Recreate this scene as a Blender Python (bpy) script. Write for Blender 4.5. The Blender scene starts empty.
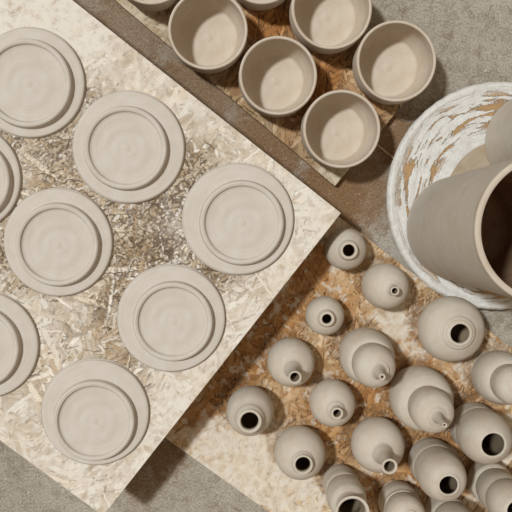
import bpy, math, random
import numpy as np
from mathutils import Vector, Matrix

# ------------------------------------------------------------------ camera
D = 1.60          # camera height above the studio floor
F = 832.0         # focal length in pixels of a 512 frame
NAD = (220.0, 196.0)
sc = bpy.context.scene
col = sc.collection
dz = Vector((-(NAD[0] - 256.0), -(256.0 - NAD[1]), F)).normalized()      # world up seen by the camera
dx = (Vector((1, 0, 0)) - dz * dz.x).normalized()
dy = dz.cross(dx)
RM = Matrix((dx, dy, dz))                                                # camera -> world
cd = bpy.data.cameras.new('camera')
cam = bpy.data.objects.new('camera', cd)
col.objects.link(cam)
cam.matrix_world = Matrix.Translation((0, 0, D)) @ RM.to_4x4()
cd.sensor_width = 36.0
cd.lens = F / 512.0 * 36.0
cd.clip_start = 0.05
sc.camera = cam

def at(px, py, z=0.0):
    """ground plan position of the photo point that lies at height z"""
    r = RM @ Vector((px - 256.0, 256.0 - py, -F))
    t = (z - D) / r.z
    return Vector((r.x * t, r.y * t, z))

def mpp(z):
    return (D - z) / F

# ------------------------------------------------------------------ light
SUN_STRENGTH = 2.75
SUN_ANGLE = 4.5
SUN_FROM = (-0.88, 0.47, 1.85)
WORLD_STRENGTH = 0.46
w = bpy.data.worlds.new('studio_world')
sc.world = w
w.use_nodes = True
wn = w.node_tree
wn.nodes.clear()
o_ = wn.nodes.new('ShaderNodeOutputWorld'); b_ = wn.nodes.new('ShaderNodeBackground')
tc = wn.nodes.new('ShaderNodeTexCoord'); sx = wn.nodes.new('ShaderNodeSeparateXYZ')
rp = wn.nodes.new('ShaderNodeValToRGB')
wn.links.new(tc.outputs['Generated'], sx.inputs[0]); wn.links.new(sx.outputs['Z'], rp.inputs[0])
wn.links.new(rp.outputs[0], b_.inputs[0]); wn.links.new(b_.outputs[0], o_.inputs[0])
rp.color_ramp.elements[0].position = 0.0; rp.color_ramp.elements[0].color = (0.10, 0.06, 0.03, 1)
rp.color_ramp.elements[1].position = 0.85; rp.color_ramp.elements[1].color = (1.0, 0.82, 0.62, 1)
b_.inputs[1].default_value = WORLD_STRENGTH
sd = bpy.data.lights.new('window_daylight', 'SUN'); so = bpy.data.objects.new('window_daylight', sd)
col.objects.link(so)
sd.energy = SUN_STRENGTH; sd.angle = math.radians(SUN_ANGLE); sd.color = (0.92, 0.97, 1.0)
so.location = (-2, 1, 3)
so.rotation_euler = Vector(SUN_FROM).to_track_quat('Z', 'Y').to_euler()
sc.view_settings.view_transform = 'Standard'
sc.view_settings.look = 'None'
sc.view_settings.gamma = 1.0
sc.view_settings.exposure = 0.0
sc.view_settings.use_curve_mapping = False

# ------------------------------------------------------------------ helpers
def lin(c):
    return tuple((v / 255.0 / 12.92) if v / 255.0 <= 0.04045 else ((v / 255.0 + 0.055) / 1.055) ** 2.4 for v in c)

def rgba(c):
    return lin(c) + (1.0,)

def empty(name, loc, label=None, cat=None, group=None):
    o = bpy.data.objects.new(name, None)
    o.empty_display_size = 0.02
    col.objects.link(o); o.location = loc
    tag(o, label, cat, group)
    return o

def tag(o, label=None, cat=None, group=None, kind=None):
    if label: o['label'] = label
    if cat: o['category'] = cat
    if group: o['group'] = group
    if kind: o['kind'] = kind
    return o

def mesh_obj(name, verts, faces, mat, parent=None, smooth=True, loc=None):
    me = bpy.data.meshes.new(name)
    me.from_pydata(verts, [], faces)
    me.update()
    if smooth:
        me.polygons.foreach_set('use_smooth', [True] * len(me.polygons))
    me.materials.append(mat)
    o = bpy.data.objects.new(name, me)
    col.objects.link(o)
    if parent: o.parent = parent
    if loc: o.location = loc
    return o

def spline(pts, n=6):
    """Catmull-Rom through (r, z); a point given twice keeps a sharp corner"""
    out = []
    P = [tuple(p) for p in pts]
    for i in range(len(P) - 1):
        p1, p2 = P[i], P[i + 1]
        if p1 == p2: continue
        p0 = P[i - 1] if i > 0 else p1
        p3 = P[i + 2] if i + 2 < len(P) else p2
        for k in range(n):
            t = k / n
            q = []
            for a in range(2):
                q.append(0.5 * ((2 * p1[a]) + (-p0[a] + p2[a]) * t + (2 * p0[a] - 5 * p1[a] + 4 * p2[a] - p3[a]) * t * t
                                + (-p0[a] + 3 * p1[a] - 3 * p2[a] + p3[a]) * t ** 3))
            out.append((max(q[0], 0.0), q[1]))
    out.append(P[-1])
    return out

def lathe(name, prof, mat, parent, axis=None, seg=112, wob=0.0, seed=0):
    """turn a profile of (r, z); axis(z) gives the hand-thrown drift of the centre"""
    rnd = random.Random(seed)
    ph = [rnd.uniform(0, 6.28) for _ in range(3)]
    verts, faces, rings = [], [], []
    for (r, z) in prof:
        ax = axis(z) if axis else (0, 0)
        if r < 1e-5:
            rings.append([len(verts)]); verts.append((ax[0], ax[1], z)); continue
        ring = []
        for k in range(seg):
            a = 2 * math.pi * k / seg
            rr = r * (1 + wob * (math.sin(2 * a + ph[0]) + 0.6 * math.sin(3 * a + ph[1]) + 0.4 * math.sin(5 * a + ph[2])))
            ring.append(len(verts)); verts.append((ax[0] + rr * math.cos(a), ax[1] + rr * math.sin(a), z))
        rings.append(ring)
    for A, B in zip(rings, rings[1:]):
        if len(A) == 1 and len(B) == 1: continue
        for k in range(seg):
            k2 = (k + 1) % seg
            if len(A) == 1: faces.append((A[0], B[k2], B[k]))
            elif len(B) == 1: faces.append((A[k], A[k2], B[0]))
            else: faces.append((A[k], A[k2], B[k2], B[k]))
    return mesh_obj(name, verts, faces, mat, parent)

# ------------------------------------------------------------------ materials
class NT:
    def __init__(s, name):
        s.m = bpy.data.materials.new(name); s.m.use_nodes = True
        s.t = s.m.node_tree; s.t.nodes.clear()
        s.out = s.n('ShaderNodeOutputMaterial'); s.p = s.n('ShaderNodeBsdfPrincipled')
        s.l(s.p.outputs[0], s.out.inputs[0])
        s.p.inputs['Specular IOR Level'].default_value = 0.25
    def n(s, typ, **kw):
        x = s.t.nodes.new(typ)
        for k, v in kw.items(): setattr(x, k, v)
        return x
    def l(s, a, b): s.t.links.new(a, b)
    def val(s, sock, v):
        if hasattr(v, 'links'): s.l(v, sock)
        else: sock.default_value = v
    def math(s, op, a, b=0.0, c=None, clamp=False):
        x = s.n('ShaderNodeMath', operation=op); x.use_clamp = clamp
        s.val(x.inputs[0], a); s.val(x.inputs[1], b)
        if c is not None: s.val(x.inputs[2], c)
        return x.outputs[0]
    def noise(s, vec, scale, detail=4, rough=0.55, dist=0.0):
        x = s.n('ShaderNodeTexNoise'); s.l(vec, x.inputs['Vector'])
        x.inputs['Scale'].default_value = scale; x.inputs['Detail'].default_value = detail
        x.inputs['Roughness'].default_value = rough; x.inputs['Distortion'].default_value = dist
        return x.outputs['Fac']
    def ramp(s, fac, stops):
        x = s.n('ShaderNodeValToRGB'); s.l(fac, x.inputs[0])
        e = x.color_ramp.elements
        while len(e) < len(stops): e.new(0.5)
        for i, (p, c) in enumerate(stops):
            e[i].position = p
            e[i].color = (c, c, c, 1) if isinstance(c, (int, float)) else rgba(c)
        return x.outputs[0]
    def mix(s, fac, a, b, mode='MIX'):
        x = s.n('ShaderNodeMix', data_type='RGBA', blend_type=mode)
        s.val(x.inputs[0], fac)
        s.val(x.inputs[6], rgba(a) if isinstance(a, tuple) else a)
        s.val(x.inputs[7], rgba(b) if isinstance(b, tuple) else b)
        return x.outputs[2]
    def bump(s, h, strength, dist):
        x = s.n('ShaderNodeBump'); x.inputs['Strength'].default_value = strength
        x.inputs['Distance'].default_value = dist; s.l(h, x.inputs['Height'])
        s.l(x.outputs[0], s.p.inputs['Normal'])

def polar(t, spiral=0.0):
    c = t.n('ShaderNodeTexCoord').outputs['Object']
    s = t.n('ShaderNodeSeparateXYZ'); t.l(c, s.inputs[0])
    r = t.math('SQRT', t.math('ADD', t.math('MULTIPLY', s.outputs[0], s.outputs[0]), t.math('MULTIPLY', s.outputs[1], s.outputs[1])))
    th = t.math('ARCTAN2', s.outputs[1], s.outputs[0])
    return c, r, th, s.outputs[2]

def clay_material(name, light, warm, blotch=0.5, groove=0.35):
    t = NT(name)
    c, r, th, z = polar(t)
    v = t.n('ShaderNodeCombineXYZ')
    t.l(t.math('MULTIPLY', r, 260.0), v.inputs[0]); t.l(t.math('MULTIPLY', z, 260.0), v.inputs[1])
    t.l(t.math('MULTIPLY', t.math('SINE', th), 0.35), v.inputs[2])
    rings = t.noise(v.outputs[0], 1.0, 3, 0.6)
    fine = t.noise(c, 900.0, 3, 0.6)
    cloud = t.noise(c, 28.0, 4, 0.55, 0.6)
    f = t.ramp(t.math('ADD', t.math('MULTIPLY', cloud, 0.75), t.math('MULTIPLY', rings, 0.25)), [(0.36, 0.0), (0.66, 1.0)])
    base = t.mix(t.math('MULTIPLY', f, blotch), light, warm)
    base = t.mix(t.math('MULTIPLY', t.ramp(fine, [(0.45, 0.0), (0.75, 1.0)]), 0.12), base, (150, 136, 118))
    t.l(base, t.p.inputs['Base Color'])
    t.p.inputs['Roughness'].default_value = 0.72
    h = t.math('ADD', t.math('MULTIPLY', rings, 1.0), t.math('MULTIPLY', fine, 0.10))
    t.bump(h, groove, 0.0012)
    return t.m

CLAY_PLATE = clay_material('pale_clay', (203, 195, 185), (191, 180, 166), 0.7, 0.6)
CLAY_CUP = clay_material('cup_clay', (201, 190, 174), (188, 169, 148), 0.8, 0.35)
CLAY_BOTTLE = clay_material('bottle_clay', (200, 191, 177), (182, 166, 144), 0.7, 0.2)
CLAY_IN_SHADE = clay_material('shade_toned_inner_clay', (142, 124, 102), (118, 100, 78), 0.7, 0.4)  # clay colour darkened to stand for the shade inside the bottles
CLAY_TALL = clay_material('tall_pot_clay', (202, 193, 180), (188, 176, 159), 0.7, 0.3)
CLAY_TALL_IN = clay_material('tall_pot_inner_clay', (168, 138, 110), (140, 108, 80), 0.8, 1.0)  # inner wall colour darker than outside, painting in the pot's deep shade

def floor_material():
    t = NT('stained_concrete')
    c = t.n('ShaderNodeTexCoord').outputs['Object']
    a = t.noise(c, 4.0, 6, 0.6, 0.4); b = t.noise(c, 38.0, 6, 0.7, 0.8); g = t.noise(c, 260.0, 4, 0.7)
    base = t.ramp(a, [(0.30, (140, 129, 113)), (0.52, (157, 148, 134)), (0.72, (172, 165, 152))])
    base = t.mix(t.math('MULTIPLY', t.ramp(b, [(0.45, 0.0), (0.60, 1.0)]), 0.42), base, (180, 172, 158))
    base = t.mix(t.math('MULTIPLY', t.ramp(b, [(0.34, 1.0), (0.47, 0.0)]), 0.6), base, (116, 102, 84))
    base = t.mix(t.math('MULTIPLY', t.ramp(g, [(0.50, 0.0), (0.64, 1.0)]), 0.62), base, (112, 100, 84))
    base = t.mix(t.math('MULTIPLY', t.ramp(g, [(0.34, 1.0), (0.46, 0.0)]), 0.55), base, (196, 189, 176))
    # brown clay dirt trodden in between the boards
    def blob(px, py, rx, amt):
        p = at(px, py, 0)
        s = t.n('ShaderNodeVectorMath', operation='DISTANCE'); t.l(c, s.inputs[0]); s.inputs[1].default_value = (p.x, p.y, 0)
        d = t.math('ADD', s.outputs['Value'], t.math('MULTIPLY', t.math('SUBTRACT', b, 0.5), 0.12))
        x = t.n('ShaderNodeMapRange'); x.inputs[1].default_value = rx * 0.45; x.inputs[2].default_value = rx
        x.inputs[3].default_value = amt; x.inputs[4].default_value = 0.0
        t.l(d, x.inputs[0]); return x.outputs[0]
    m = None
    for q in [(130, 30, .12, .60), (200, 90, .12, .75), (265, 145, .12, .85), (330, 200, .13, .9), (365, 190, .10, .75), (390, 140, .08, .85),
              (160, 455, .06, .75), (140, 482, .05, .6), (100, 5, .10, .35)]:
        k = blob(*q); m = k if m is None else t.math('MAXIMUM', m, k)
    dirt = t.mix(t.ramp(g, [(0.35, 0.0), (0.65, 1.0)]), (140, 104, 66), (100, 74, 48))
    base = t.mix(m, base, dirt)
    # slip splashes
    sp = t.noise(c, 75.0, 5, 0.75, 1.2)
    base = t.mix(t.math('MULTIPLY', t.ramp(sp, [(0.64, 0.0), (0.67, 1.0)]), 0.7), base, (200, 192, 178))
    t.l(base, t.p.inputs['Base Color']); t.p.inputs['Roughness'].default_value = 0.85
    t.bump(t.math('ADD', g, t.math('MULTIPLY', b, 0.8)), 0.5, 0.0015)
    return t.m

def attr_wood():
    t = NT('strand_board')
    a = t.n('ShaderNodeAttribute'); a.attribute_name = 'strand'; a.attribute_type = 'GEOMETRY'
    c = t.n('ShaderNodeTexCoord').outputs['Object']
    g = t.noise(c, 700.0, 3, 0.6)
    base = t.mix(t.math('MULTIPLY', t.ramp(g, [(0.45, 0.0), (0.75, 1.0)]), 0.18), a.outputs['Color'], (120, 95, 68))
    t.l(base, t.p.inputs['Base Color']); t.p.inputs['Roughness'].default_value = 0.88
    t.bump(g, 0.3, 0.0006)
    return t.m

def wood_material():
    t = NT('rough_batten_wood')
    c = t.n('ShaderNodeTexCoord').outputs['Object']
    mp = t.n('ShaderNodeMapping'); mp.inputs['Scale'].default_value = (4, 60, 60); t.l(c, mp.inputs[0])
    g = t.noise(mp.outputs[0], 2.0, 4, 0.6, 0.5)
    t.l(t.ramp(g, [(0.3, (120, 88, 55)), (0.7, (178, 143, 100))]), t.p.inputs['Base Color'])
    t.p.inputs['Roughness'].default_value = 0.8
    return t.m

def disc_material():
    t = NT('slip_splashed_disc')
    c, r, th, z = polar(t)
    def swirl(kr, kt, sd, det=4, dist=0.6):
        v = t.n('ShaderNodeCombineXYZ')
        wob = t.math('MULTIPLY', t.noise(c, 12.0, 2), 0.02)
        t.l(t.math('MULTIPLY', t.math('ADD', r, wob), kr), v.inputs[0])
        t.l(t.math('MULTIPLY', t.math('SINE', th), kt), v.inputs[1])
        t.l(t.math('ADD', t.math('MULTIPLY', t.math('COSINE', th), kt), sd), v.inputs[2])
        return t.noise(v.outputs[0], 1.0, det, 0.62, dist)
    s1 = swirl(95.0, 2.4, 4.0); s2 = swirl(60.0, 3.5, 17.0, 6); s3 = swirl(170.0, 1.5, 33.0)
    rough = t.noise(c, 60.0, 6, 0.7, 0.8)
    fine = t.noise(c, 350.0, 4, 0.7)
    base = t.mix(t.ramp(rough, [(0.35, 0.0), (0.65, 1.0)]), (222, 220, 215), (208, 204, 196))
    base = t.mix(t.math('MULTIPLY', t.ramp(s3, [(0.54, 0.0), (0.68, 1.0)]), 0.35), base, (186, 178, 166))
    k = t.math('ADD', s1, t.math('MULTIPLY', t.math('SUBTRACT', fine, 0.5), 0.22))
    # tan bare wood shows where the slip was scraped, only on the middle of the ring
    band = t.n('ShaderNodeMapRange'); band.inputs[1].default_value = 0.120; band.inputs[2].default_value = 0.136
    t.l(r, band.inputs[0])
    band2 = t.n('ShaderNodeMapRange'); band2.inputs[1].default_value = 0.205; band2.inputs[2].default_value = 0.190
    t.l(r, band2.inputs[0])
    tan = t.math('MULTIPLY', t.ramp(k, [(0.535, 0.0), (0.565, 1.0)]), t.math('MULTIPLY', band.outputs[0], band2.outputs[0]))
    base = t.mix(t.math('MULTIPLY', tan, 0.95), base, t.mix(fine, (196, 158, 108), (150, 112, 70)))
    k2 = t.math('ADD', s2, t.math('MULTIPLY', t.math('SUBTRACT', fine, 0.5), 0.2))
    base = t.mix(t.math('MULTIPLY', t.ramp(k2, [(0.66, 0.0), (0.70, 1.0)]), 0.65), base, (126, 106, 84))
    t.l(base, t.p.inputs['Base Color']); t.p.inputs['Roughness'].default_value = 0.8
    h = t.math('SUBTRACT', t.math('ADD', rough, t.math('MULTIPLY', s3, 0.8)), t.math('MULTIPLY', tan, 0.7))
    t.bump(h, 0.9, 0.004)
    return t.m

FLOOR = floor_material(); OSB = attr_wood(); WOOD = wood_material(); DISC = disc_material()

# ------------------------------------------------------------------ floor
f = 2.2
fl = mesh_obj('floor', [(-f, -f, 0), (f, -f, 0), (f, f, 0), (-f, f, 0)], [(0, 1, 2, 3)], FLOOR, smooth=False)
tag(fl, kind='structure')

# ------------------------------------------------------------------ strand boards
def vnoise(shape, cell, rng, octs=3):
    """smooth value noise over a grid"""
    H, W = shape
    out = np.zeros(shape); amp = 1.0; tot = 0
    for o in range(octs):
        c = max(cell / 2 ** o, 1.5)
        gh, gw = int(H / c) + 3, int(W / c) + 3
        g = rng.random((gh, gw))
        y = np.arange(H) / c; x = np.arange(W) / c
        yi = y.astype(int); xi = x.astype(int)
        fy = y - yi; fx = x - xi
        fy = (fy * fy * (3 - 2 * fy))[:, None]; fx = (fx * fx * (3 - 2 * fx))[None, :]
        a = g[np.ix_(yi, xi)]; b = g[np.ix_(yi, xi + 1)]; cc = g[np.ix_(yi + 1, xi)]; dd = g[np.ix_(yi + 1, xi + 1)]
        out += amp * ((a * (1 - fx) + b * fx) * (1 - fy) + (cc * (1 - fx) + dd * fx) * fy)
        tot += amp; amp *= 0.55
    return out / tot

def sstep(a, b, x):
    t = np.clip((x - a) / (b - a), 0, 1)
    return t * t * (3 - 2 * t)

def strand_board(name, corner, ua, va, Lu, Lv, ztop, thick, step, seed, palette, gapcol, plaster, fields, parent=None, dens=1.0, origin=None, ring_shade_dirt=None, clots=None):
    """a pressed board of wood strands: real relief on top, strand colours in an attribute.
    fields(X, Y, rng) -> (rough 0..1, plaster 0..1, stain and painted shade 0..1)"""
    rng = np.random.default_rng(seed)
    nu, nv = int(Lu / step) + 1, int(Lv / step) + 1
    U, V = np.meshgrid(np.linspace(0, Lu, nu), np.linspace(0, Lv, nv), indexing='xy')
    X = corner.x + ua.x * U + va.x * V; Y = corner.y + ua.y * U + va.y * V
    pal = np.array([lin(c) for c in palette])
    C = np.tile(pal[0], (nv, nu, 1)); Hh = np.zeros((nv, nu))
    rough, plas, stain_shade = fields(X, Y, rng)
    n = int(Lu * Lv * 30000 * dens)
    cu = rng.random(n) * Lu; cv = rng.random(n) * Lv
    ang = rng.normal(0, 0.55, n) + rng.choice([0.1, 1.6], n, p=[0.7, 0.3])
    ln = rng.uniform(0.018, 0.075, n); wd = rng.uniform(0.0018, 0.0110, n)
    ln[rng.random(n) < 0.3] *= 0.45
    pi = rng.choice(len(pal), n)
    br = rng.normal(1.0, 0.08, n); hh = rng.uniform(0.0, 1.0, n); tl = rng.normal(0, 0.3, n)
    isgap = rng.random(n) < 0.30
    crev = rng.uniform(0.1, 0.85, n)
    g = np.array(lin(gapcol))
    for i in range(n):
        L = ln[i] / 2; Wd = wd[i] / 2
        gap = isgap[i]
        if gap: L *= 0.50; Wd = min(Wd * 0.30, 0.0010) + 0.0002
        e = math.hypot(L, Wd) + step
        a0 = max(int((cu[i] - e) / step), 0); a1 = min(int((cu[i] + e) / step) + 2, nu)
        b0 = max(int((cv[i] - e) / step), 0); b1 = min(int((cv[i] + e) / step) + 2, nv)
        if a1 <= a0 or b1 <= b0: continue
        ci = min(int(cv[i] / step), nv - 1), min(int(cu[i] / step), nu - 1)
        rr = rough[ci]
        if gap and rng.random() > rr * 1.05 + 0.22: continue
        du = U[b0:b1, a0:a1] - cu[i]; dv = V[b0:b1, a0:a1] - cv[i]
        ca, sa = math.cos(ang[i]), math.sin(ang[i])
        p = du * ca + dv * sa; q = -du * sa + dv * ca
        q = q + 0.0006 * np.sin(p * 420 + i)
        taper = Wd * (1 - 0.35 * np.abs(p / L) ** 2)
        m = np.clip((taper - np.abs(q)) / (0.6 * step) + 0.5, 0, 1) * np.clip((L - np.abs(p) + 0.002 * np.sin(q * 900 + i)) / step + 0.5, 0, 1)
        if not m.any(): continue
        if gap:
            cc = g[None, None, :] * (0.8 + 0.5 * rng.random()); mm = (m * (0.55 + 0.45 * rr))[..., None]
            C[b0:b1, a0:a1] = C[b0:b1, a0:a1] * (1 - mm) + cc * mm
            Hh[b0:b1, a0:a1] = Hh[b0:b1, a0:a1] * (1 - m) + (-1.3) * m
        else:
            gr = 1 + (0.10 + .12 * rr) * np.sin(q * 3100 + i * 1.7 + p * 60 * tl[i]) * np.sin(q * 1300 + i + p * 25) + 0.04 * np.sin(p * 300 + i)
            cc = pal[pi[i]][None, None, :] * (br[i] * gr)[..., None]
            # the thin dirty crevice along one side of the strand
            cr = np.clip((taper + 0.0011 - np.abs(q + 0.0005)) / (0.6 * step) + 0.5, 0, 1) * np.clip((L + .0005 - np.abs(p)) / step + 0.5, 0, 1)
            cm = (cr * crev[i] * rr)[..., None]
            C[b0:b1, a0:a1] = C[b0:b1, a0:a1] * (1 - cm) + g * cm
            mm = m[..., None]
            C[b0:b1, a0:a1] = C[b0:b1, a0:a1] * (1 - mm) + cc * mm
            h = hh[i] + tl[i] * q / Wd * 0.6
            Hh[b0:b1, a0:a1] = Hh[b0:b1, a0:a1] * (1 - m) + h * m
    if ring_shade_dirt is not None:  # painted bottle shade, with one real stain among the marks
        rd = np.clip(ring_shade_dirt(X, Y, vnoise((nv, nu), 0.006 / step, rng, 3)), 0, 1)[..., None] * 0.62
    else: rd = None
    # fine dirt flecks in the rough areas
    def blur(a, k):
        for axs in (0, 1):
            a = (a + sum(np.roll(a, s_, axs) + np.roll(a, -s_, axs) for s_ in range(1, k + 1))) / (2 * k + 1)
        return a
    low = sstep(0.10, 0.75, blur(Hh, 4) - Hh + (vnoise((nv, nu), 0.003 / step, rng, 2) - 0.5) * 0.45)
    lm = (low * (0.2 + 0.8 * rough) * 0.78)[..., None]
    C = C * (1 - lm) + g * lm
    fleck = vnoise((nv, nu), 0.0028 / step, rng, 3)
    fm = sstep(0.55, 0.75, fleck * (0.6 + 0.5 * rough)) * 0.60 * rough
    C = C * (1 - fm[..., None]) + g * fm[..., None]
    if clots is not None:
        ck = (sstep(0.50, 0.60, 0.65 * vnoise((nv, nu), 0.0042 / step, rng, 2) + 0.35 * vnoise((nv, nu), 0.02 / step, rng, 2) + 0.10 * low) * clots(X, Y))[..., None]
        C = C * (1 - ck) + g * 1.35 * ck
    # stains and the bottle board's painted strip shade, then the dried plaster film
    st = np.array(lin(stain_shade[1])); sm = stain_shade[0][..., None]
    C = C * (1 - sm) + C * st / np.mean(pal, axis=0) * sm
    brush = vnoise((nv, nu), 0.010 / step, rng, 4); brush = np.clip((brush - .5) * 1.5 + .5, 0, 1)
    pm = np.clip(plas * (0.45 + 1.1 * brush), 0, 0.95)[..., None]
    pc = np.array(lin(plaster))[None, None, :] * (0.95 + 0.10 * brush[..., None])
    C = C * (1 - pm) + pc * pm
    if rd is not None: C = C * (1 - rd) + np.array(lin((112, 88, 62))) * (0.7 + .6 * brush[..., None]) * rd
    lm2 = (low * (0.35 + .5 * rough) * 0.42)[..., None]
    C = C * (1 - lm2) + (g * .6 + .4 * np.mean(pal, axis=0) * .6) * lm2
    Z = ztop + (Hh - 0.5) * 0.00030 * (0.5 + 0.9 * rough) * (1 - 0.5 * pm[..., 0])
    ox, oy, oz = (origin.x, origin.y, origin.z) if origin else (0, 0, 0)
    co = np.stack([X - ox, Y - oy, Z - oz], -1).reshape(-1, 3)
    nvt = nu * nv
    idx = np.arange(nvt).reshape(nv, nu)
    quads = np.stack([idx[:-1, :-1], idx[:-1, 1:], idx[1:, 1:], idx[1:, :-1]], -1).reshape(-1, 4)
    # sides and underside
    border = np.concatenate([idx[0, :], idx[1:, -1], idx[-1, -2::-1], idx[-2:0:-1, 0]])
    low = co[border].copy(); low[:, 2] = ztop - thick - oz
    lows = nvt + np.arange(len(border))
    sq = np.stack([border, lows, np.roll(lows, -1), np.roll(border, -1)], -1)
    co = np.concatenate([co, low])
    vcol = np.concatenate([C.reshape(-1, 3), np.tile(np.array(lin((150, 118, 80))), (len(border), 1))])
    quads = np.concatenate([quads, sq])
    me = bpy.data.meshes.new(name)
    nq = len(quads); nb = len(border)
    me.vertices.add(len(co)); me.vertices.foreach_set('co', co.ravel())
    me.loops.add(nq * 4 + nb); me.loops.foreach_set('vertex_index', np.concatenate([quads.ravel(), lows[::-1]]).astype(np.int32))
    me.polygons.add(nq + 1)
    me.polygons.foreach_set('loop_start', np.concatenate([np.arange(nq) * 4, [nq * 4]]).astype(np.int32))
    me.update(calc_edges=True)
    at_ = me.attributes.new('strand', 'FLOAT_COLOR', 'POINT')
    at_.data.foreach_set('color', np.concatenate([np.clip(vcol, 0, 1), np.ones((len(vcol), 1))], 1).ravel())
    me.validate()
    me.materials.append(OSB)
    o = bpy.data.objects.new(name, me); col.objects.link(o)
    if parent: o.parent = parent
    return o

def boxm(name, c, hu, hv, z0, z1, ua, va, mat, parent, origin):
    vs = []
    for z in (z0, z1):
        for a, b in ((-1, -1), (1, -1), (1, 1), (-1, 1)):
            p = c + ua * (hu * a) + va * (hv * b); vs.append((p.x - origin.x, p.y - origin.y, z - origin.z))
    fs = [(3, 2, 1, 0), (4, 5, 6, 7), (0, 1, 5, 4), (1, 2, 6, 5), (2, 3, 7, 6), (3, 0, 4, 7)]
    o = mesh_obj(name, vs, fs, mat, parent, smooth=False)
    md = o.modifiers.new('soft_edges', 'BEVEL'); md.width = 0.0015; md.segments = 2
    return o

def P2(x, y, z): return at(x, y, z)

def gblob(X, Y, px, py, z, r):
    p = at(px, py, z)
    return np.exp(-((X - p.x) ** 2 + (Y - p.y) ** 2) / (2 * (r * mpp(z)) ** 2))

# --- the large pale board with the plates, carried clear of the floor on battens
ZA = 0.140
A = at(341, 213, ZA); A2 = at(103, 516, ZA); A3 = at(78, 0, ZA)
uA = (A2 - A).normalized(); vA0 = (A3 - A).normalized()
vA = Vector((-uA.y, uA.x, 0)); vA = vA if vA.dot(vA0) > 0 else -vA
LuA = (A2 - A).length; LvA = 0.80
def fieldsA(X, Y, rng):
    sh = X.shape
    nz = vnoise(sh, 45, rng, 4)
    du = (X - A.x) * uA.x + (Y - A.y) * uA.y; dv = (X - A.x) * vA.x + (Y - A.y) * vA.y
    edge = np.minimum(np.minimum(du, LuA - du), dv)
    rough = sstep(0.02, 0.13, edge) * 0.55
    for (x, y, r, a) in [(60, 165, 40, .6), (190, 190, 38, .7), (165, 225, 38, .75), (120, 255, 35, .45), (100, 310, 35, .35), (90, 100, 25, .4),
                         (215, 265, 32, .4), (130, 360, 25, .25), (8, 265, 30, .5), (150, 60, 30, -.25), (30, 12, 50, -.6), (60, 320, 26, -.35), (215, 320, 40, -.25), (140, 70, 30, -.2)]:
        rough = rough + a * gblob(X, Y, x, y, ZA, r)
    rough = np.clip(rough * (0.35 + 1.2 * nz), 0, 1)
    pl = np.clip(0.85 - rough * 0.95 + (vnoise(sh, 30, rng, 4) - 0.5) * 1.1, 0, 1) * 0.55
    for (x, y, r, a) in [(30, 12, 50, .5), (75, 30, 20, .3), (300, 215, 30, .3), (185, 410, 25, .3), (175, 225, 12, .3)]:
        pl = pl + a * gblob(X, Y, x, y, ZA, r)
    st = np.clip((vnoise(sh, 60, rng, 3) - 0.45) * 1.2, 0, 0.5)
    return rough, np.clip(pl, 0, 1), (st, (205, 180, 145))
palA = [(210, 197, 178), (198, 182, 160), (219, 209, 193), (184, 165, 140), (226, 219, 208), (192, 176, 154), (172, 152, 126)]
rootA = empty('strand_board', A, 'large pale plaster-smeared strand board carrying the round plates', 'board')
strand_board('board_panel', A, uA, vA, LuA, LvA, ZA, 0.018, 0.00115, 11, palA, (72, 54, 38), (224, 217, 206), fieldsA, rootA, 1.0, A,
             clots=lambda X, Y: np.clip(sum(a * gblob(X, Y, x, y, ZA, r) for (x, y, r, a) in [(180, 205, 26, .6), (60, 150, 26, .5), (160, 245, 26, .6), (100, 312, 16, .5), (195, 175, 18, .5), (97, 105, 16, .5), (8, 265, 16, .6), (122, 285, 20, .4), (215, 272, 16, .4), (140, 370, 14, .3)]), 0, .8))
for k in (0.30, 0.62):
    boxm('batten', A + uA * (LuA * 0.5) + vA * (LvA * k), LuA * 0.36, 0.022, 0.0, ZA - 0.0185, uA, vA, WOOD, rootA, A)

# --- the ochre board with the bottles
ZB = 0.018
B0 = at(343, 220, ZB); B1 = at(516, 351, ZB); B2 = at(185, 452, ZB)
vB = (B1 - B0).normalized(); uB = Vector((vB.y, -vB.x, 0)); uB = uB if uB.dot(B2 - B0) > 0 else -uB
wB = (B2 - B0).dot(uB)
endB = (at(476, 507, ZB) - B0).dot(vB)
startB = -0.035
cB = B0 + vB * startB
RINGS = [(293, 441, 27, .5, 1), (368, 434, 29, .85, 0), (335, 477, 20, .8, 0), (357, 345, 29, .7, 0), (411, 388, 32, .6, 0), (425, 450, 25, .8, 0), (283, 354, 25, .7, 0),  # dark bottle shade painted into the board colour; first entry a real grey stain
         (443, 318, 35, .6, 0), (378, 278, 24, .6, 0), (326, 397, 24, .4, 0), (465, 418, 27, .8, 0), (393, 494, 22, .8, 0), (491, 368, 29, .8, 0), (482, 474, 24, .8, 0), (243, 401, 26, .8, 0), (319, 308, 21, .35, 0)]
def shade_grime(X, Y, n):
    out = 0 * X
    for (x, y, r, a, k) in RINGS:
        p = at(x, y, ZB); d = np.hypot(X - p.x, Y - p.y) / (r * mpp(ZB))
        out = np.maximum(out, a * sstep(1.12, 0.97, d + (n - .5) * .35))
    return out
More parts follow.
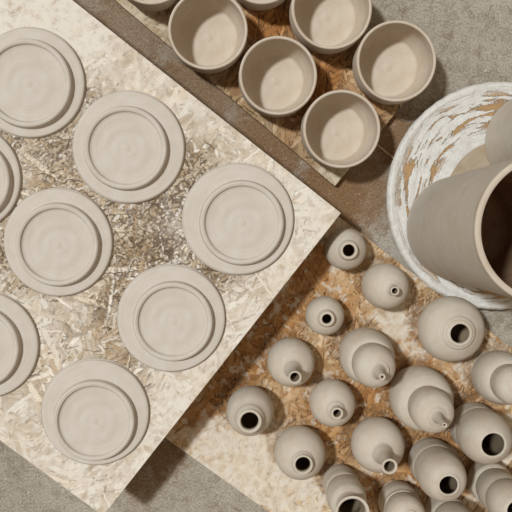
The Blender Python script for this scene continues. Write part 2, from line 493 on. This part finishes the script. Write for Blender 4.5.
def fieldsB(X, Y, rng):
    sh = X.shape
    n1 = vnoise(sh, 30, rng, 4); n2 = vnoise(sh, 10, rng, 3)
    rough = np.clip(0.16 + 0.8 * (n1 - 0.45), 0, 1)
    wh = 0.05 + 0 * X
    for (x, y, r, a) in [(215, 450, 26, .75), (250, 480, 30, .8), (310, 500, 26, .6), (270, 435, 20, .3), (330, 345, 12, .25), (300, 330, 10, .3),
                         (400, 335, 16, .5), (395, 315, 10, .5), (420, 355, 9, .5), (378, 315, 9, .3), (300, 290, 18, .3),
                         (475, 360, 10, .8), (320, 385, 8, .5), (385, 480, 14, .3), (340, 335, 12, .2), (508, 462, 7, .8), (472, 500, 8, .6),
                         (360, 262, 12, .2), (410, 300, 10, .3), (500, 350, 9, .7), (265, 400, 9, .3), (340, 430, 14, .15), (460, 365, 9, .3)]:
        wh = wh + a * gblob(X, Y, x, y, ZB, r)
    pl = np.clip(sstep(0.25, 0.75, wh * (0.30 + 1.6 * n2)) * 0.72, 0, 1)
    pl = np.maximum(pl, sstep(0.62, 0.68, n2) * 0.45)
    st = 0.0 * X
    for (x, y, r, a) in [(225, 392, 14, 1.1), (240, 372, 14, 1.2), (270, 330, 18, 1.3), (255, 350, 16, 1.1), (300, 285, 18, 1.2), (195, 425, 12, 1.0), (318, 255, 12, 1.0), (290, 320, 15, .3), (340, 300, 20, .6), (420, 320, 22, .35),  # strong entries paint in the shade strip beside the pale board; others real stain
                         (395, 370, 30, .5), (360, 400, 26, .5), (430, 360, 24, .5), (410, 440, 30, .7), (455, 450, 30, .6), (350, 430, 30, .5), (200, 430, 16, .6),
                         (320, 430, 24, .4), (390, 490, 30, .6), (480, 400, 24, .5), (350, 345, 22, .4), (300, 390, 22, .5), (400, 260, 22, .3), (225, 405, 16, .6)]:
        st = st + a * gblob(X, Y, x, y, ZB, r)
    st = np.clip(st * (0.4 + 1.2 * n1) * 1.15 - 0.08, 0, 0.90) * (1 - pl)
    gr = shade_grime(X, Y, n2)
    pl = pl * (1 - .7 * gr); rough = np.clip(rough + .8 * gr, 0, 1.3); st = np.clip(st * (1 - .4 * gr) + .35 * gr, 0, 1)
    return rough, pl, (st, (170, 122, 72))
palB = [(204, 178, 142), (192, 164, 126), (214, 194, 164), (176, 144, 104), (208, 188, 158), (196, 168, 130)]
rootB = empty('strand_board', cB, 'ochre stained strand board under the bottles, with white plaster patches', 'board')
strand_board('board_panel', cB, uB, vB, wB, endB - startB, ZB, 0.0178, 0.0012, 5, palB, (80, 50, 26), (216, 207, 193), fieldsB, rootB, 1.0, cB, lambda X, Y, n: shade_grime(X, Y, n) * sstep(.3, .6, n))

# --- next board along, browner, only its corner shows at lower right
cE = B0 + vB * (endB + 0.002)
def fieldsE(X, Y, rng):
    n1 = vnoise(X.shape, 24, rng, 4)
    return np.clip(n1, 0, 1), np.clip((n1 - .6) * 2, 0, .5), (0.6 + 0 * X, (140, 104, 66))
rootE = empty('strand_board', cE, 'brown strand board at the lower right corner, butted against the bottle board', 'board')
strand_board('board_panel', cE, uB, vB, wB, 0.35, ZB, 0.0178, 0.0022, 8, palB, (80, 56, 34), (210, 195, 175), fieldsE, rootE, 0.8, cE)

# --- the board under the cups
C0 = at(335, 186, ZB); C1 = at(115, 0, ZB)
vC = (C1 - C0).normalized(); uC = Vector((vC.y, -vC.x, 0)); uC = uC if uC.dot(at(403, 104, ZB) - C0) > 0 else -uC
def fieldsC(X, Y, rng):
    sh = X.shape
    n1 = vnoise(sh, 24, rng, 4); n2 = vnoise(sh, 14, rng, 4)
    rough = np.clip(0.45 + 1.1 * (n1 - 0.4), 0, 1)
    wh = 0.0 * X
    for (x, y, r, a) in [(150, 20, 16, .5), (175, 48, 14, .5), (215, 85, 14, .3), (330, 176, 12, .8), (375, 140, 14, .6), (300, 155, 10, .3), (350, 168, 12, .7), (270, 130, 14, .3), (130, 8, 14, .5)]:
        wh = wh + a * gblob(X, Y, x, y, ZB, r)
    pl = np.clip(sstep(0.2, 0.8, wh * (0.5 + 1.2 * n2)) * 0.8, 0, 1)
    st = 0.1 + 0.0 * X
    for (x, y, r, a) in [(325, 75, 16, 1.0), (260, 25, 14, .9), (310, 95, 15, .8), (235, 75, 14, .5), (285, 20, 12, .8), (370, 100, 15, .5), (290, 130, 12, .4)]:
        st = st + a * gblob(X, Y, x, y, ZB, r)
    return rough, pl, (np.clip(st * (0.5 + n1), 0, 1) * (1 - pl), (168, 116, 66))
palC = [(186, 158, 122), (170, 142, 106), (200, 178, 146), (150, 124, 92), (176, 150, 116)]
rootC = empty('strand_board', C0, 'mottled brown strand board under the open cups', 'board')
strand_board('board_panel', C0, uC, vC, (at(421, 82, ZB) - C0).dot(uC), 0.72, ZB, 0.0178, 0.0014, 21, palC, (74, 54, 34), (206, 192, 168), fieldsC, rootC, 1.0, C0)

# ------------------------------------------------------------------ plates
def plate(px, py, R, ix, iy, ir, label, seed):
    z0 = ZA + 0.0004
    m = mpp(z0 + 0.008)
    c = at(px, py, z0 + 0.004)
    base = Vector((c.x, c.y, z0))
    root = empty('clay_plate', base, label, 'plate', 'unfired clay plates on the pale board')
    Ro = (R - 0.5) * m
    prof = [(0, 0.0), (Ro - .006, 0.0), (Ro - .002, 0.0010), (Ro, 0.0038), (Ro - .0012, 0.0066), (Ro - .004, 0.0078), (Ro - .010, 0.0080),
            (Ro - .018, 0.0084), (Ro - .024, 0.0085), (Ro - .040, 0.0085), (0, 0.0085)]
    lathe('plate_disc', spline(prof[:], 5), CLAY_PLATE, root, None, 128, 0.0016, seed)
    c2 = at(ix, iy, z0 + 0.020); off = (c2.x - c.x, c2.y - c.y)
    ri = (ir - .6) * mpp(z0 + .020); ro = ri + 0.0092
    ring = [(ro + .0034, 0.0078), (ro + .0014, 0.0092), (ro + .0006, 0.0125), (ro + .0000, 0.0170), (ro - .0014, 0.0200), (ro - .0040, 0.0213), (ri + .0036, 0.0211),
            (ri + .0012, 0.0202), (ri + .0000, 0.0182), (ri - .0012, 0.0162), (ri - .0040, 0.0150), (ri - .010, 0.0143), (ri * .72, 0.0137), (ri * .55, 0.0145), (ri * .40, 0.0141), (ri * .25, 0.0146), (ri * .12, 0.0143), (0.003, .0151), (0, 0.0152)]
    fr = lathe('foot_ring', spline(ring, 5), CLAY_PLATE, root, None, 128, 0.0016, seed + 50)
    fr.location = (off[0], off[1], 0)
    return root

PL = [(30, 83, 53.8, 27, 83, 38.3, 'clay plate in the upper left corner, cut by the left edge of the photo'),
      (129, 147.5, 55.5, 125.5, 148, 36.5, 'clay plate right of the corner plate and nearest the cup board'),
      (238.5, 219.5, 56, 242, 223, 37.5, 'clay plate nearest the right corner of the pale board, furthest right of all plates'),
      (58.5, 242.5, 54, 57, 245, 36.5, 'uncut clay plate nearest the left edge, at mid height of the photo'),
      (171.5, 318.5, 54.5, 173, 322, 35.5, 'clay plate beside the long edge over the bottle board, below the rightmost plate'),
      (95.5, 412.5, 54.5, 93.8, 421.5, 36.5, 'lowest clay plate in the photo, near the bottom corner of the pale board'),
      (-16, 345, 54.5, -23, 348, 37, 'half-visible clay plate cut by the left edge, lower of the two cut at mid height'),
      (-33.5, 178, 53.5, -33, 180, 37, 'clay plate of which only a thin crescent shows at the left edge')]
for i, q in enumerate(PL): plate(*q, seed=i * 7 + 3)

# ------------------------------------------------------------------ cups
def cup(px, py, R, H, label, seed):
    zb = ZB + 0.0008; zt = zb + H
    c = at(px, py, zt); root = empty('clay_cup', (c.x, c.y, zb), label, 'cup', 'unfired clay cups on the mottled board')
    r = R * mpp(zt); t = 0.0052
    out = [(0, 0), (r * .78, 0), (r * .82, .002), (r * .92, .012), (r * .985, .030), (r * 1.008, .050), (r * 1.0, H - .014), (r * .995, H - .007)]
    inn = [(r - t, H - .007), (r - t - .0002, H - .02), (r - t - .0006, .050), (r * .93 - t, .030), (r * .86 - t, .017), (r * .72, .0095), (r * .5, .0072), (r * .3, .0078), (r * .12, .0070), (.004, .0080), (0, .0082)]
    prof = spline(out, 5)
    # the wall is open at the top where the rim sits
    lathe('cup_body', prof + spline(inn, 5), CLAY_CUP, root, None, 112, 0.0016, seed)
    rim = [(r - .0002, H - .0080), (r + .0003, H - .005), (r + .0001, H - .0022), (r - .0012, H - .0004), (r - t * .5, H), (r - t + .0008, H - .0006), (r - t - .0003, H - .0026), (r - t - .0001, H - .0080)]
    lathe('cup_rim', spline(rim, 4), CLAY_CUP, root, None, 112, 0.0016, seed)

CU = [(208, 29.5, 39, 'leftmost of the clay cups whose inside can be seen, beside the brown floor gap'),
      (278.3, 75.5, 38.7, 'clay cup in the middle of the cluster, just above left of the lowest cup'),
      (332, 8, 40, 'clay cup cut by the top edge, directly left of the rightmost cup'),
      (396.7, 61, 40, 'rightmost clay cup, beside the bare grey concrete'),
      (342, 129, 38.8, 'lowest clay cup, nearest the corner of its board'),
      (151, -36.5, 39, 'leftmost clay cup, only its lower side showing at the top edge'),
      (262, -34.5, 37, 'clay cup at the top edge between two larger showing cups, only a sliver visible')]
for i, q in enumerate(CU): cup(q[0], q[1], q[2], 0.086 + 0.002 * (i % 3), q[3], seed=100 + i * 5)

# ------------------------------------------------------------------ bottles
def solve_axis(stations):
    """stations (px, py, z): the axis that runs through them, as base point and drift"""
    pts = [at(*s) for s in stations]
    (p, q) = (pts[0], pts[-1])
    k = (q - p) / max(q.z - p.z, 1e-6)
    b = p - k * (p.z - ZB)
    return Vector((b.x, b.y, ZB + 0.0006)), (k.x, k.y)

NOZ = 0
def bottle(body, mouth, H, label, group, neck='short', upper=None, Hb=None, kind='clay_bottle', seed=0, cat='bottle', mid=None, topless=False):
    """body (px,py,Rpx) widest ring; upper optional second bulb; mouth (px,py,outer,inner)"""
    R0 = body[2] * mpp(ZB + 0.04)
    if Hb is None:
        Hb = H - .009 if neck == 'short' else max(1.75 * R0, H - .020) if neck == 'thin' else 1.75 * R0
    zc = ZB + 0.47 * Hb
    R = body[2] * mpp(zc)
    base, k = solve_axis([(body[0], body[1], zc), (mouth[0], mouth[1], ZB + H)])
    ax = lambda z: (k[0] * z, k[1] * z)
    root = empty(kind, base, label, cat, group)
    ro = mouth[2] * mpp(ZB + H); ri = mouth[3] * mpp(ZB + H)
    T = 0.0035
    if upper is None:
        zs = Hb
        nr = {'short': ro * .92, 'tall': ro * .88, 'thin': ro * .95, 'collar': ro * 1.05, 'flat': ro}[neck]
        zn = zs - 0.001
        rn0 = nr * (1.08 if neck == 'collar' else 1.22 if neck == 'short' else 1.5)
        # body: foot, swelling belly, shoulder
        belly = [(0, 0), (R * .66, 0), (R * .70, .0015), (R * .86, Hb * .16), (R * .97, Hb * .32), (R, Hb * .47), (R * .965, Hb * .62), (R * .85, Hb * .775), (R * .64, Hb * .90), (max(R * .42, rn0 * 1.05), Hb * .965)]
        belly = [b for i, b in enumerate(belly) if i < 7 or b[0] > rn0 * 1.02] + [(rn0, Hb)]
        lathe('bottle_body', spline(belly, 6), CLAY_BOTTLE, root, ax, 112, 0.0014, seed)
        nk = [(rn0 * 1.06, Hb - .0025), (rn0 * .98, Hb + .0004)]
        dh = H - Hb
        if neck == 'flat':
            nk += [(ro * 1.12, H - .001), (ro * 1.02, H), (ri * 1.02, H - .0003), (ri * .98, H - .003)]
        elif neck == 'short':
            nk += [(ro * 1.0, Hb + dh * .35), (ro * .97, Hb + dh * .60), (ro * 1.0, H - .0024), (ro * .985, H - .0008), (ro * .90, H), (ri * 1.08, H - .0003), (ri, H - .003)]
        elif neck == 'collar':
            nk += [(ro * 1.02, Hb + dh * .30), (ro * .985, Hb + dh * .30), (ro * .95, Hb + dh * .62), (ro * .84, H - .0006), (ri * 1.12, H), (ri * 1.03, H - .0008), (ri, H - .004)]
        else:
            nk += [(nr * 1.12, Hb + dh * .22), (nr * .98, Hb + dh * .45), (nr * .97, Hb + dh * .72), (ro * .985, H - .0024), (ro, H - .0009), (ro * .93, H), (ri * 1.06, H - .0004), (ri, H - .003)]
        nk += [(ri * .99, H - .005)]
        inner = [(ri * .99, H - .0045), (ri * .98, min(Hb, H - .008)), (ri * 1.25, Hb - .010), (R * .5, Hb * .8), (R * .86, Hb * .55), (R * .86, Hb * .4), (R * .5, Hb * .08), (0, .006)]
        lathe('bottle_interior', spline(inner, 5), CLAY_IN_SHADE, root, ax, 80, 0.001, seed + 1)
        lathe('bottle_neck', spline(nk, 5), CLAY_BOTTLE, root, ax, 96, 0.001, seed + 1)
    else:
        # lower bulb, optional middle bulb, upper bulb, then mouth
        U = upper
        Hl = Hb
        lows = [(0, 0), (R * .80, 0), (R * .84, .0015), (R * .95, Hl * .18), (R, Hl * .42), (R * .99, Hl * .66), (R * (.90 if neck == 'tip' else .985), Hl * .86)]
        zU = U[3]; RU = U[2] * mpp(ZB + zU)
        waist = min(R, RU) * U[4]
        lows += [(waist + (R - waist) * .35, Hl * .965), (waist, Hl), (waist * .99, Hl + .003)]
        lathe('lower_body', spline(lows, 6), CLAY_BOTTLE, root, ax, 112, 0.0014, seed)
        zlow = Hl
        if mid:
            zM = mid[3]; RM_ = mid[2] * mpp(ZB + zM); w2 = min(RM_, RU) * .93
            top_m = (zM + zU) / 2 + .002
            mp_ = [(waist * .97, Hl - .003), (waist, Hl), (RM_ * .96, Hl + (zM - Hl) * .45), (RM_, zM), (RM_ * .975, (zM + top_m) / 2), (w2, top_m), (w2 * .98, top_m + .002)]
            lathe('middle_body', spline(mp_, 6), CLAY_BOTTLE, root, ax, 112, 0.0012, seed + 4)
            zlow = top_m; waist = w2
        dU = H - zU
        up = [(waist * .97, zlow - .003), (waist * 1.0, zlow), (waist + (RU - waist) * .7, zlow + (zU - zlow) * .40), (RU, zU)]
        tipr = ro
        if neck == 'tip':       # closes to a small drawn-up nozzle
            hs = zU + min(RU * 1.0, dU * .74)
            hb = hs - zU
            up += [(RU * .965, zU + hb * .28), (RU * .85, zU + hb * .56), (RU * .64, zU + hb * .77), (RU * .42, zU + hb * .89), (tipr * 3.0, hs)]
            nk = [(tipr * 3.4, hs - .0012), (tipr * 2.3, hs + .0026), (tipr * 1.5, hs + (H - hs) * .4), (tipr * 1.02, H - .002), (tipr * .9, H), (ri * 1.05, H - .0003), (ri, H - .003)]
            inner = [(ri, H - .003), (ri * .98, hs), (RU * .4, hs - .008), (RU * .86, zU), (waist * .86, zlow), (R * .8, Hl * .4), (R * .5, .008), (0, .006)]
        elif neck == 'hole':    # shoulder simply ends in a round hole
            up += [(RU * .97, zU + dU * .30), (RU * .875, zU + dU * .58), (RU * .72, zU + dU * .80), (ro * 1.22, zU + dU * .95)]
            nk = [(ro * 1.30, zU + dU * .93), (ro * 1.12, H - .0008), (ro, H), (ri * 1.02, H - .0008), (ri, H - .0035)]
            inner = [(ri, H - .0035), (RU * .62, zU + dU * .66), (RU * .86, zU), (waist * .86, zlow), (R * .8, Hl * .4), (R * .5, .008), (0, .006)]
        else:                   # 'wide': shoulder, constriction and flaring wide mouth
            up += [(RU * .975, zU + dU * .18), (RU * .90, zU + dU * .36), (ro * .80, zU + dU * .52)]
            nk = [(ro * .84, zU + dU * .48), (ro * .79, zU + dU * .60), (ro * .82, zU + dU * .76), (ro * .95, H - .005), (ro, H - .0015), (ro * .95, H), (ri * 1.01, H - .0008), (ri * .93, H - .006)]
            inner = [(ri * .93, H - .006), (ro * .66, zU + dU * .62), (ro * .68, zU + dU * .50), (RU * .85, zU), (waist * .8, zlow), (R * .8, Hl * .4), (R * .5, .008), (0, .006)]
        lathe('upper_body', spline(up, 6), CLAY_BOTTLE, root, ax, 112, 0.0012, seed + 2)
        lathe('bottle_interior', spline(inner, 5), CLAY_IN_SHADE, root, ax, 80, 0.001, seed + 3)
        lathe('bottle_neck' if neck != 'hole' else 'bottle_mouth', spline(nk, 5), CLAY_BOTTLE, root, ax, 96, 0.001, seed + 3)
    return root

GR = 'small round clay bottles on the ochre board'
GT = 'stacked-bulb clay bottles on the ochre board'
bottle((345.5, 249, 21), (349, 250.5, 9, 6), .088, 'round clay bottle touching the shadow at the right corner of the pale board', GR, 'short', seed=201)
bottle((324.8, 315.5, 19.7), (327, 319, 7.8, 4.8), .080, 'smallest round clay bottle, alone between the pale board edge and the finger-spouted bottle', GR, 'short', seed=205)
bottle((385, 286, 23), (395, 291, 4.6, 3.0), .112, 'round clay bottle with a tiny mouth, left of the large one beside the white disc', GR, 'thin', seed=209)
bottle((290.8, 362, 24), (295, 377.5, 6.8, 4.7), .122, 'round clay bottle with narrow upright neck, below the smallest bottle', GR, 'tall', seed=213)
bottle((332.3, 402.5, 23.3), (337.2, 413.5, 6.2, 4.0), .108, 'round clay bottle with small ringed mouth, in the middle of the loose row', GR, 'thin', seed=217)
bottle((250, 410.5, 24), (249.7, 421.5, 12.4, 9.0), .100, 'leftmost clay bottle, wide-mouthed, half shaded by the pale board', GR, 'short', seed=221)
bottle((299.8, 452.3, 26), (303.2, 464.8, 10.2, 7.6), .105, 'round clay bottle with thick lip, next to the white-plastered lower corner of its board', GR, 'short', seed=225)
bottle((450.8, 328.8, 33.5), (460.3, 333.7, 14.5, 9.8), .1065, 'largest round clay bottle, wide black mouth, beside the white disc', GR, 'collar', Hb=.100, seed=229)
bottle((377.6, 444.3, 27.2), (389.6, 466.6, 8.2, 5.6), .160, 'round clay bottle with the longest cylindrical neck, leaning toward the lower right', GR, 'tall', Hb=.098, seed=233)
bottle((366.5, 355.5, 27.5), (382.3, 377, 3.4, 1.5), .185, 'two-bulb clay bottle with pinhole nozzle, upper left one of its kind', GT, 'tip', upper=(374, 364.5, 21.7, .112, .93), Hb=.085, seed=237)
bottle((420.5, 397.5, 31.5), (444.5, 425, 2.7, 1.2), .215, 'largest two-bulb clay bottle with pinhole nozzle, centre of the crowded group', GT, 'tip', upper=(433, 409.5, 22.3, .130, .93), Hb=.095, seed=241)
bottle((431.5, 461.5, 23.5), (448.7, 485.3, 10.2, 9.4), .172, 'two-bulb clay bottle with round open hole, below the largest pinhole one', GT, 'hole', upper=(442.5, 477, 24.6, .115, .95), Hb=.070, seed=245)
bottle((474, 426.5, 25), (493.2, 444.7, 12.7, 11.8), .176, 'two-bulb clay bottle with the widest round hole, close to the right edge', GT, 'hole', upper=(485, 437.5, 27, .115, .95), Hb=.070, seed=249)
bottle((341, 484, 18.5), (352.5, 513, 18, 15), .170, 'clay jar with wide flaring mouth, cut by the bottom edge', GT, 'wide', upper=(347, 497, 20.2, .098, .92), Hb=.065, seed=253, kind='clay_jar', cat='jar')
bottle((399, 502.5, 21), (413, 528, 3.4, 1.5), .170, 'two-bulb clay bottle at the bottom edge, between the flaring jar and the open-hole bottle', GT, 'tip', upper=(405, 514, 20.3, .098, .93), Hb=.070, seed=257)
bottle((446, 512, 20.5), (465, 540, 9, 8), .170, 'clay bottle at the bottom edge of which only a shoulder shows, in shade', GT, 'hole', upper=(455, 522, 21.5, .098, .90), Hb=.068, seed=261)
bottle((489, 481, 22), (517, 510.5, 10.8, 10), .210, 'three-bulb clay bottle in the lower right corner', GT, 'hole', mid=(499.5, 492, 22, .105), upper=(510, 503.5, 22, .158, .93), Hb=.062, seed=265)
bottle((499.5, 377, 27), (527, 393, 3.6, 1.6), .185, 'two-bulb clay bottle cut by the right edge, below the largest round bottle', GT, 'tip', upper=(513.5, 383.5, 20.5, .115, .92), Hb=.085, seed=269)

# ------------------------------------------------------------------ wheel disc and tall pots
ZD = 0.038
dc = at(500.5, 197, ZD)
Rd = 115 * mpp(ZD)
rootD = empty('throwing_disc', (dc.x, dc.y, 0.0), 'large round throwing disc caked in white slip with tan scrapes', 'disc')
rim = [(0, ZD - .018), (Rd - .022, ZD - .018), (Rd - .006, ZD - .016), (Rd + .0005, ZD - .010), (Rd, ZD - .003), (Rd - .005, ZD + .0022), (Rd - .012, ZD + .0012), (Rd - .018, ZD - .0008), (Rd - .03, ZD - .001), (.16, ZD - .0005), (.13, ZD), (0, ZD)]
dd = lathe('splash_disc', spline(rim, 6), DISC, rootD, None, 220, 0.0022, 9)
me = dd.data
rg = random.Random(4)
tex = [(rg.uniform(5, 60), rg.uniform(0, 6.28), rg.uniform(.2, 1)) for _ in range(16)]
for v in me.vertices:
    r = math.hypot(v.co.x, v.co.y)
    if r > Rd - .03:
        a = math.atan2(v.co.y, v.co.x)
        s = sum(am * math.sin(int(fr) * a + ph) / math.sqrt(fr) for fr, ph, am in tex)
        wgt = min((r - (Rd - .03)) / .03, 1)
        k = 1 + 0.0050 * s * wgt
        v.co.x *= k; v.co.y *= k; v.co.z += 0.0009 * s * wgt
hc = at(504, 200, ZD + .0015)
hd = lathe('wheel_head', spline([(0, -.002), (.1105, -.002), (.1115, .0002), (.111, .0014), (.1095, .0018), (.07, .0018), (0, .0018)], 5), clay_material('wheel_head_clay', (176, 160, 138), (152, 134, 110), .8, .8), rootD, None, 128, .001, 2)
hd.location = (hc.x - dc.x, hc.y - dc.y, ZD)
lathe('wheel_hub', [(0, 0), (.075, 0), (.08, .004), (.08, ZD - .0175), (0, ZD - .0175)], DISC, rootD, None, 64)

def tall_pot(bp, rb, tp, rt, H, label, seed):
    z0 = ZD + .0022
    b = at(bp[0], bp[1], z0); t = at(tp[0], tp[1], z0 + H)
    k = ((t.x - b.x) / H, (t.y - b.y) / H)
    ax = lambda z: (k[0] * z, k[1] * z)
    root = empty('tall_clay_pot', (b.x, b.y, z0), label, 'pot', 'tall clay pots on the throwing disc')
    r0 = rb * mpp(z0); r1 = rt * mpp(z0 + H); T = 0.0088
    out = [(r0 * .997, 0), (r0, .008), (r0 + (r1 - r0) * .25, H * .2), (r0 + (r1 - r0) * .5, H * .45), (r0 + (r1 - r0) * .78, H * .75), (r1 - .0006, H - .012)]
    lathe('pot_wall', spline(out, 8), CLAY_TALL, root, ax, 144, .0012, seed)
    inn = [(r1 - T - .0002, H - .010), (r0 + (r1 - r0) * .78 - T, H * .75), (r0 + (r1 - r0) * .4 - T, H * .4), (r0 - T, .05), (r0 - T - .01, .015), (r0 * .5, .010), (0, .010)]
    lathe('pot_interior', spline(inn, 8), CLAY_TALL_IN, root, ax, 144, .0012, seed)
    rm = [(r1 - .0010, H - .016), (r1, H - .008), (r1 + .0002, H - .003), (r1 - .001, H - .0006), (r1 - T * .5, H), (r1 - T + .001, H - .0008), (r1 - T - .0002, H - .003), (r1 - T + .0002, H - .014)]
    lathe('pot_rim', spline(rm, 4), CLAY_CUP, root, ax, 144, .0012, seed)

tall_pot((458, 228), 52.5, (552, 229), 79, .43, 'tall open clay pot with dark interior, leaning its mouth past the right edge', 301)
tall_pot((531.5, 142), 47.5, (628, 120), 58, .36, 'second tall clay pot on the white disc, only its left side showing', 307)

# ------------------------------------------------------------------ stick on the floor
s0 = at(370, 139, .003); s1 = at(400, 163, .003)
dv = (s1 - s0).normalized(); pv = Vector((-dv.y, dv.x, 0)); mid_ = (s0 + s1) / 2
stick_root_loc = Vector((mid_.x, mid_.y, 0))
stick = boxm('wooden_stick', Vector((0, 0, 0)), (s1 - s0).length / 2, .0024, 0.0, .004, dv, pv, clay_material('pale_stick', (186, 160, 128), (150, 120, 88), .8, .3), None, Vector((0, 0, 0)))
stick.location = stick_root_loc
tag(stick, 'thin pale stick on the floor between the cup board and the white disc', 'stick')
